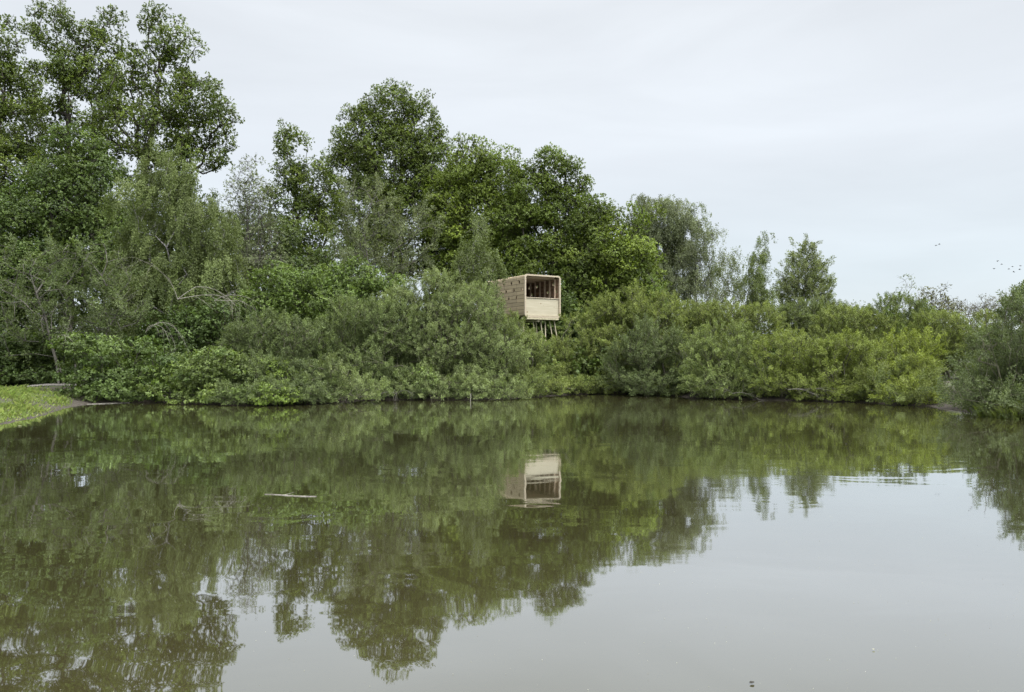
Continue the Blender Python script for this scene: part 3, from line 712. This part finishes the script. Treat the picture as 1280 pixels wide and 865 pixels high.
# sedge tuft under the right shrub
n = 2600
x = np.array(wpt(1262, 523))[0] + rng.normal(size=n) * 0.45; y = np.array(wpt(1262, 522))[1] + rng.normal(size=n) * 0.3 + 0.15
ok = pond_sd(x, y) > -0.25
o = grass('sedge_tuft', None, x[ok], y[ok], 0.5 * (0.6 + 0.6 * rng.random(ok.sum())), 0.011, [(0.13, 0.17, 0.035), (0.10, 0.14, 0.03), (0.17, 0.19, 0.06)], 0.45)
tag(o, 'yellow green sedge tuft at the foot of the right edge shrub', 'grass', kind='stuff')
n = 5000; x = rng.uniform(-12, 22, n); y = rng.uniform(23, 37, n); s = pond_sd(x, y)
ok = (s > -0.08) & (s < 0.7) & (np.sin(x * 1.7) * np.sin(x * 0.53 + 2) > 0.05)
grass('shore_grass', 'thin grass and sedge along the far water line', x[ok], y[ok], 0.28 + 0.2 * rng.random(ok.sum()), 0.02,
      [(0.09, 0.12, 0.03), (0.07, 0.10, 0.025), (0.13, 0.14, 0.06)], 0.6)

# path strip at the left
pts = np.array([(-60, 20), (-42, 25.5), (-30, 29.2), (-24, 31), (-20.5, 32), (-17.5, 33.5), (-15, 36)], float)
t = np.linspace(0, len(pts) - 1, 60); cx = np.interp(t, np.arange(len(pts)), pts[:, 0]); cy = np.interp(t, np.arange(len(pts)), pts[:, 1])
tg = np.stack([np.gradient(cx), np.gradient(cy)], 1); tg /= np.linalg.norm(tg, axis=1, keepdims=True)
rows = []
for o_ in (-0.8, -0.4, 0, 0.4, 0.8):
    xx_ = cx - tg[:, 1] * o_; yy_ = cy + tg[:, 0] * o_
    rows.append(np.stack([xx_, yy_, gz(xx_, yy_) + 0.03], 1))
V = np.concatenate(rows); k_ = len(cx)
Fc = np.array([(r * k_ + i, r * k_ + i + 1, (r + 1) * k_ + i + 1, (r + 1) * k_ + i) for r in range(4) for i in range(k_ - 1)])
M['path'] = bark_mat('path_gravel', (0.10, 0.095, 0.08), (0.19, 0.18, 0.16), 14)
tag(link('path', np_mesh('path', V, Fc, smooth=True), M['path']), kind='structure')

# ------------------------------------------------------------------ the wooden hide
def wood_mat(name, c1, c2, boards=None, gap=(0.10, 0.075, 0.05), knots=False, scale=3.0, axis='x'):
    m, nt, out = new_mat(name); L = nt.links
    tc = N(nt, 'ShaderNodeTexCoord')
    mp = N(nt, 'ShaderNodeMapping'); mp.inputs['Scale'].default_value = (0.35, 0.35, 5.0) if axis == 'x' else (5, 5, 0.35)
    L.new(tc.outputs['Object'], mp.inputs[0])
    no = N(nt, 'ShaderNodeTexNoise', i_Scale=scale, i_Detail=7.0, i_Roughness=0.65); L.new(mp.outputs[0], no.inputs['Vector'])
    r = N(nt, 'ShaderNodeValToRGB'); L.new(no.outputs[0], r.inputs[0])
    r.color_ramp.elements[0].position = 0.3; r.color_ramp.elements[0].color = (*c1, 1)
    r.color_ramp.elements[1].position = 0.7; r.color_ramp.elements[1].color = (*c2, 1)
    col = r.outputs[0]
    p = N(nt, 'ShaderNodeBsdfPrincipled'); p.inputs['Roughness'].default_value = 0.75; p.inputs['Specular IOR Level'].default_value = 0.2
    if boards:
        sp = N(nt, 'ShaderNodeSeparateXYZ'); L.new(tc.outputs['Object'], sp.inputs[0])
        cb = N(nt, 'ShaderNodeCombineXYZ')
        L.new(sp.outputs['Y'], cb.inputs[0]); L.new(sp.outputs['Z'], cb.inputs[1])
        br = N(nt, 'ShaderNodeTexBrick', offset=0.37, offset_frequency=2, squash=1.0)
        br.inputs['Scale'].default_value = 1.0; br.inputs['Mortar Size'].default_value = 0.009; br.inputs['Mortar Smooth'].default_value = 0.2
        br.inputs['Brick Width'].default_value = boards[0]; br.inputs['Row Height'].default_value = boards[1]; br.inputs['Bias'].default_value = 0.0
        br.inputs['Color1'].default_value = (0.85, 0.84, 0.80, 1); br.inputs['Color2'].default_value = (1.1, 1.06, 1.0, 1); br.inputs['Mortar'].default_value = (*gap, 1)
        L.new(cb.outputs[0], br.inputs['Vector'])
        mu = N(nt, 'ShaderNodeMix', data_type='RGBA', blend_type='MULTIPLY'); mu.inputs[0].default_value = 1
        L.new(col, mu.inputs[6]); L.new(br.outputs['Color'], mu.inputs[7]); col = mu.outputs[2]
        b = N(nt, 'ShaderNodeBump', i_Strength=0.8, i_Distance=0.02); b.invert = True
        L.new(br.outputs['Fac'], b.inputs['Height']); L.new(b.outputs[0], p.inputs['Normal'])
    if knots:
        vo = N(nt, 'ShaderNodeTexVoronoi', i_Scale=3.2); L.new(tc.outputs['Object'], vo.inputs['Vector'])
        kr = N(nt, 'ShaderNodeMapRange', i_1=0.09, i_2=0.16, i_3=1.0, i_4=0.0); L.new(vo.outputs['Distance'], kr.inputs[0])
        km = N(nt, 'ShaderNodeMix', data_type='RGBA'); L.new(kr.outputs[0], km.inputs[0])
        L.new(col, km.inputs[6]); km.inputs[7].default_value = (0.16, 0.10, 0.055, 1); col = km.outputs[2]
    L.new(col, p.inputs['Base Color']); L.new(p.outputs[0], out.inputs['Surface'])
    return m
M['board'] = wood_mat('larch_boards', (0.28, 0.240, 0.160), (0.39, 0.335, 0.235), scale=2.0, boards=(1.35, 0.205))
M['inner'] = wood_mat('inner_boards', (0.18, 0.12, 0.08), (0.29, 0.20, 0.14), boards=(1.35, 0.205))
M['edge'] = wood_mat('pale_edge', (0.34, 0.29, 0.21), (0.46, 0.40, 0.30))
M['panel'] = wood_mat('pale_panel', (0.345, 0.315, 0.225), (0.45, 0.415, 0.315), knots=True)
M['post'] = wood_mat('post_wood', (0.32, 0.29, 0.19), (0.48, 0.44, 0.31), axis='z')
M['stud'] = wood_mat('stud_wood', (0.36, 0.27, 0.19), (0.50, 0.39, 0.28), axis='z')

HW, HL, HH = 2.33, 4.2, 2.33              # width, length and height of the box
cL = spot(655.8, 396, 40.5)                   # lower near corner
rz = math.atan2(0.51, 0.86)
hide = empty('bird_hide', (cL[0], cL[1], cL[2]), 'pale timber box hide on tall posts above the willow shrubs, open front half', 'hide', rz=rz)
# local axes: x along the open front, y back along the box, z up from the floor
def bm_obj(name, bm, mat, parent):
    me = bpy.data.meshes.new(name); bmesh.ops.recalc_face_normals(bm, faces=bm.faces[:]); bm.to_mesh(me); bm.free()
    return link(name, me, M[mat], parent)
def add_box(bm, x0, x1, y0, y1, z0, z1, bev=0.0):
    r = bmesh.ops.create_cube(bm, size=1.0)
    for v in r['verts']: v.co = Vector((x0 + (v.co.x + .5) * (x1 - x0), y0 + (v.co.y + .5) * (y1 - y0), z0 + (v.co.z + .5) * (z1 - z0)))
    if bev:
        es = list({e for v in r['verts'] for e in v.link_edges}); bmesh.ops.bevel(bm, geom=es, offset=bev, segments=1, affect='EDGES')
def add_beam(bm, a, b, w, t):
    a = Vector(a); b = Vector(b); d = (b - a); ln = d.length
    q = d.to_track_quat('Z', 'Y')
    r = bmesh.ops.create_cube(bm, size=1.0)
    for v in r['verts']: v.co = a + q @ Vector((v.co.x * w, v.co.y * t, (v.co.z + .5) * ln))
holes = []
RC = 0.155
for k_, row in enumerate((1.94, 1.52, 1.10, 0.26)):
    st = (0.58, 0.30, 0.58, 1.45)[k_]
    cnt = (4, 4, 3, 2)[k_]
    for i in range(cnt): holes.append((st + i * 0.86 + (0.28 if k_ == 2 else 0), row))
def side_wall(x0, x1, nm, mat):
    bm = bmesh.new(); T = 0.092
    outer = [(0.03, RC), (HL - 0.03, RC), (HL - 0.03, HH - RC), (0.03, HH - RC)]
    loops = [outer] + [[(hy + math.cos(a) * T, hz + math.sin(a) * T) for a in np.linspace(0, 2 * math.pi, 14, endpoint=False)] for hy, hz in holes]
    edges = []
    for lp in loops:
        vs = [bm.verts.new((x0, y, z)) for y, z in lp]
        edges += [bm.edges.new((vs[i], vs[(i + 1) % len(vs)])) for i in range(len(vs))]
    bmesh.ops.triangle_fill(bm, use_beauty=True, use_dissolve=False, edges=edges)
    r = bmesh.ops.extrude_face_region(bm, geom=bm.faces[:])
    for v in [g for g in r['geom'] if isinstance(g, bmesh.types.BMVert)]: v.co.x = x1
    return bm_obj(nm, bm, mat, hide)
side_wall(0.0, 0.028, 'side_wall', 'board'); side_wall(HW - 0.028, HW, 'side_wall', 'board')
# inner lining of the far side wall and its studs
a = side_wall(HW - 0.060, HW - 0.031, 'inner_lining', 'inner')
def arc(cx_, cz_, r, a0, a1, n=7): return [(cx_ + r * math.cos(t), cz_ + r * math.sin(t)) for t in np.linspace(a0, a1, n)]
def strip(name, prof_o, prof_i, y0, y1, mat):
    bm = bmesh.new(); rings = []
    for y in (y0, y1): rings.append(([bm.verts.new((x, y, z)) for x, z in prof_o], [bm.verts.new((x, y, z)) for x, z in prof_i]))
    n = len(prof_o); (o0, i0), (o1, i1) = rings
    for k in range(n - 1):
        bm.faces.new((o0[k], o0[k + 1], o1[k + 1], o1[k])); bm.faces.new((i0[k], i1[k], i1[k + 1], i0[k + 1]))
        bm.faces.new((o0[k], i0[k], i0[k + 1], o0[k + 1])); bm.faces.new((o1[k], o1[k + 1], i1[k + 1], i1[k]))
    for k in (0, n - 1): bm.faces.new((o0[k], o1[k], i1[k], i0[k]))
    return bm_obj(name, bm, mat, hide)
PI = math.pi
def prof(e, top=True):
    r = RC - e
    if top: return [(e, HH - RC)] + arc(RC, HH - RC, r, PI, PI / 2)[1:] + arc(HW - RC, HH - RC, r, PI / 2, 0)
    return [(HW - e, RC)] + arc(HW - RC, RC, r, 0, -PI / 2)[1:] + arc(RC, RC, r, -PI / 2, -PI)
strip('roof', prof(0.0), prof(0.03), 0.03, HL - 0.03, 'board')
strip('floor', prof(0.0, False), prof(0.03, False), 0.03, HL - 0.03, 'board')
# closed ring of pale edging round the mouth and the back
def ring(name, y0, y1, e0, e1):
    o = prof(e0) + prof(e0, False); i = prof(e1) + prof(e1, False)
    o.append(o[0]); i.append(i[0])
    return strip(name, o, i, y0, y1, 'edge')
ring('front_frame', -0.06, 0.028, -0.022, 0.062); ring('back_frame', HL - 0.028, HL + 0.04, -0.02, 0.08)
bm = bmesh.new(); add_box(bm, 0.064, HW - 0.064, 0.035, 0.065, 0.08, 1.05); bm_obj('front_panel', bm, 'panel', hide)
bm = bmesh.new(); add_box(bm, 0.066, HW - 0.066, -0.015, 0.13, 1.053, 1.09, 0.006); bm_obj('ledge', bm, 'edge', hide)
bm = bmesh.new(); add_box(bm, 0.06, HW - 0.06, HL - 0.07, HL - 0.032, 0.06, HH - 0.06); bm_obj('back_wall', bm, 'inner', hide)
for i in range(7):
    y = 0.32 + i * 0.52
    bm = bmesh.new(); add_box(bm, HW - 0.155, HW - 0.0615, y, y + 0.055, 0.10, HH - 0.11); bm_obj('stud', bm, 'stud', hide)
    bm = bmesh.new(); add_box(bm, 0.030, 0.12, y, y + 0.055, 0.27, HH - 0.27); bm_obj('stud', bm, 'stud', hide)
    bm = bmesh.new(); add_box(bm, 0.12, HW - 0.156, y + 0.002, y + 0.053, HH - 0.15, HH - 0.035); bm_obj('joist', bm, 'stud', hide)
# beams and legs below
for y in (0.25, HL * 0.5, HL - 0.35):
    bm = bmesh.new(); add_box(bm, 0.02, HW - 0.02, y, y + 0.14, -0.15, -0.025, 0.008); bm_obj('cross_beam', bm, 'post', hide)
bm = bmesh.new(); add_box(bm, 0.10, HW - 0.10, -0.055, 0.055, -0.13, -0.028, 0.008); bm_obj('sill_beam', bm, 'post', hide)
def leg(x, y, dx, dy, w=0.055):
    ca, sa = math.cos(rz), math.sin(rz)
    wx = cL[0] + (x + dx) * ca - (y + dy) * sa; wy = cL[1] + (x + dx) * sa + (y + dy) * ca
    zb = float(gz(wx, wy)) - 0.15 - cL[2]
    bm = bmesh.new(); add_beam(bm, (x + dx, y + dy, zb), (x, y, -0.152), w, w); bm_obj('leg', bm, 'post', hide)
for x, y, dx, dy in ((0.15, 0.32, -0.25, -0.2), (0.75, 0.32, 0.35, -0.25), (1.25, 0.32, 0.05, -0.5), (1.55, 0.32, -0.1, -0.3), (1.85, 0.32, 0.55, -0.2), (2.15, 0.32, 0.7, 0.0),
                     (0.2, HL / 2 + .07, -0.5, 0), (2.1, HL / 2 + .07, 0.4, 0), (0.2, HL - .28, -0.4, 0.3), (2.1, HL - .28, 0.4, 0.3)): leg(x, y, dx, dy)

# ------------------------------------------------------------------ birds
m, nt, out = new_mat('bird_plumage')
p = N(nt, 'ShaderNodeBsdfPrincipled'); p.inputs['Base Color'].default_value = (0.02, 0.02, 0.022, 1); p.inputs['Roughness'].default_value = 0.7
nt.links.new(p.outputs[0], out.inputs['Surface']); M['bird'] = m
def bird_mesh(flap):
    bm = bmesh.new(); rings = []
    for y, r in ((-0.20, 0.004), (-0.15, 0.03), (-0.05, 0.055), (0.08, 0.045), (0.16, 0.025), (0.19, 0.028), (0.23, 0.012), (0.27, 0.002)):
        rings.append([bm.verts.new((r * math.cos(a), y, r * 0.85 * math.sin(a))) for a in np.linspace(0, 2 * PI, 8, endpoint=False)])
    for a, b in zip(rings[:-1], rings[1:]):
        for i in range(8): bm.faces.new((a[i], a[(i + 1) % 8], b[(i + 1) % 8], b[i]))
    bm.faces.new(rings[0]); bm.faces.new(rings[-1])
    for s in (-1, 1):          # wings with an elbow, and the tail fan
        el = (s * 0.18, 0.06, 0.16 * flap); tp = (s * 0.40, -0.05, 0.05 * flap)
        top = [(s * 0.03, 0.10, 0.02), (s * 0.03, -0.06, 0.02), (el[0], el[1] + 0.03, el[2]), (el[0], el[1] - 0.16, el[2]), (tp[0], tp[1] + 0.01, tp[2]), (tp[0] - s * 0.03, tp[1] - 0.06, tp[2])]
        v = [bm.verts.new(c) for c in top]; w = [bm.verts.new((c[0], c[1], c[2] - 0.012)) for c in top]
        for q in ((0, 1, 3, 2), (2, 3, 5, 4)):
            bm.faces.new([v[i] for i in q]); bm.faces.new([w[i] for i in reversed(q)])
        for i, j in ((0, 2), (2, 4), (4, 5), (5, 3), (3, 1)): bm.faces.new((v[i], v[j], w[j], w[i]))
    t = [bm.verts.new(c) for c in ((-0.015, -0.18, 0), (0.015, -0.18, 0), (0.06, -0.31, 0.0), (-0.06, -0.31, 0.0))]
    b = [bm.verts.new(x.co - Vector((0, 0, 0.01))) for x in t]
    bm.faces.new(t); bm.faces.new(b[::-1])
    for i in range(4): bm.faces.new((t[i], t[(i + 1) % 4], b[(i + 1) % 4], b[i]))
    bmesh.ops.recalc_face_normals(bm, faces=bm.faces[:])
    me = bpy.data.meshes.new('bird'); bm.to_mesh(me); bm.free(); me.materials.append(M['bird']); return me
up, dn = bird_mesh(1.0), bird_mesh(-0.6)
flock = [(1170, 306.5, 'left bird of the pair flying apart from the flock'), (1174, 305.5, 'right bird of the pair flying apart from the flock'),
         (1247, 326, 'highest bird of the small flock over the right trees'), (1252, 330.5, 'bird just below the highest one of the small flock'),
         (1242.5, 335.5, 'leftmost and low bird of the small flock'), (1261, 336.5, 'small bird in the middle of the flock, lower left of the brightest gap'),
         (1265.5, 333, 'bird in the middle of the flock, above the two lower ones'), (1267, 340, 'lowest bird of the small flock'),
         (1275.5, 332, 'rightmost and upper bird at the picture edge'), (1274.5, 337, 'lower bird of the two at the right picture edge')]
for i, (px, py, lb) in enumerate(flock):
    o = bpy.data.objects.new('bird', up if i % 2 else dn); COL.objects.link(o)
    o.location = spot(px, py, 92 + 3 * (i % 4)); o.rotation_euler = (0.1, 0.25 * ((i * 37) % 5 - 2) / 2, 1.0 + 0.3 * ((i * 13) % 7 - 3) / 3); o.scale = (0.62,) * 3
    tag(o, 'dark ' + lb, 'bird', 'birds flying over the right hand trees')

# ------------------------------------------------------------------ sky, sun, camera
SUN_EL, SUN_AZ = math.radians(52), math.radians(140)       # behind the viewer's right shoulder
w = bpy.data.worlds.new('World'); scene.world = w; w.use_nodes = True
nt = w.node_tree; L = nt.links; nt.nodes.clear()
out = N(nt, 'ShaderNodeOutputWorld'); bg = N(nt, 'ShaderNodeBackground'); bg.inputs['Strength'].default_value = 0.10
sky = N(nt, 'ShaderNodeTexSky', sky_type='NISHITA'); sky.sun_disc = False; sky.sun_elevation = SUN_EL; sky.sun_rotation = SUN_AZ
tc = N(nt, 'ShaderNodeTexCoord'); sp = N(nt, 'ShaderNodeSeparateXYZ'); L.new(tc.outputs['Generated'], sp.inputs[0])
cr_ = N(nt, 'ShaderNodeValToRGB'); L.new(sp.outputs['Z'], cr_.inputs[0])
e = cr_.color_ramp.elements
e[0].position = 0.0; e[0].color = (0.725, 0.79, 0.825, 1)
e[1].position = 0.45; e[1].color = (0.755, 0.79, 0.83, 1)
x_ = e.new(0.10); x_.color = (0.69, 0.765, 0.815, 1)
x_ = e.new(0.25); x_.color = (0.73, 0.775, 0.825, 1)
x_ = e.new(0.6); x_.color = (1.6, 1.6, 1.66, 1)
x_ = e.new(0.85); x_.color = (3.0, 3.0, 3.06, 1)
mp = N(nt, 'ShaderNodeMapping'); mp.inputs['Scale'].default_value = (1.0, 1.0, 4.5); mp.inputs['Location'].default_value = (0.35, 0.1, 0.0)
L.new(tc.outputs['Generated'], mp.inputs[0])
no = N(nt, 'ShaderNodeTexNoise', i_Scale=2.2, i_Detail=7.0, i_Roughness=0.5, i_Distortion=0.4); L.new(mp.outputs[0], no.inputs['Vector'])
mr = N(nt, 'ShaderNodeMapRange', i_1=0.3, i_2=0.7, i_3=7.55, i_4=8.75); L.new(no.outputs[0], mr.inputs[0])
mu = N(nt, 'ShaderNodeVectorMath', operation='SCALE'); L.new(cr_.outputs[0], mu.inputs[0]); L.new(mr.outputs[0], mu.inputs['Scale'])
# the cloud is thinner and brighter round the hidden sun
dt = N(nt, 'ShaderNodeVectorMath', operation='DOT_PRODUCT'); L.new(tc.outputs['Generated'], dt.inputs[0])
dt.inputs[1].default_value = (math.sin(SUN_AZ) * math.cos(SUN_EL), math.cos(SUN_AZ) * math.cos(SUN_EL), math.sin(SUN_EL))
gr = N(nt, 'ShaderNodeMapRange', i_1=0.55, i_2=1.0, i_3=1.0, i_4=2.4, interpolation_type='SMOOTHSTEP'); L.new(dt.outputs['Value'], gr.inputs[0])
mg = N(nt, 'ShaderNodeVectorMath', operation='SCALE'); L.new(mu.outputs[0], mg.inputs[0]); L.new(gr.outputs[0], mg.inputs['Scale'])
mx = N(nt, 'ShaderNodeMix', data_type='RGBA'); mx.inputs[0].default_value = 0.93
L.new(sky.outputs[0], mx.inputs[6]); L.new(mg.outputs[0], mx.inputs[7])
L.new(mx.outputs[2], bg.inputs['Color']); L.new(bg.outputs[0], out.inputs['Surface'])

sd = bpy.data.lights.new('sun', 'SUN'); sd.energy = 1.5; sd.angle = math.radians(25); sd.color = (1.0, 0.96, 0.9)
so = bpy.data.objects.new('sun', sd); COL.objects.link(so)
# light travels from the sun's azimuth (0 = +Y, clockwise) down
sv = Vector((math.sin(SUN_AZ) * math.cos(SUN_EL), math.cos(SUN_AZ) * math.cos(SUN_EL), math.sin(SUN_EL)))
so.rotation_euler = (-sv).to_track_quat('-Z', 'Y').to_euler(); so.location = sv * 60

cd = bpy.data.cameras.new('camera'); cam = bpy.data.objects.new('camera', cd); COL.objects.link(cam)
cd.sensor_width = 36; cd.lens = F / 1280 * 36; cd.clip_end = 8000; cd.clip_start = 0.1
cd.shift_y = (HY - 432.5) / 1280
cam.location = (0, 0, H); cam.rotation_euler = (math.radians(90), 0, 0)
scene.camera = cam
scene.view_settings.view_transform = 'Standard'; scene.view_settings.look = 'None'
scene.view_settings.exposure = 0.5; scene.view_settings.gamma = 1.0; scene.view_settings.use_curve_mapping = False
scene.render.engine = 'CYCLES'
cy = scene.cycles
cy.max_bounces = 6; cy.diffuse_bounces = 3; cy.glossy_bounces = 3; cy.transmission_bounces = 4; cy.transparent_max_bounces = 6
cy.use_denoising = True; cy.denoiser = 'OPENIMAGEDENOISE'; cy.denoising_input_passes = 'RGB_ALBEDO_NORMAL'; cy.denoising_prefilter = 'NONE'
scene['leaves'] = n_leaves
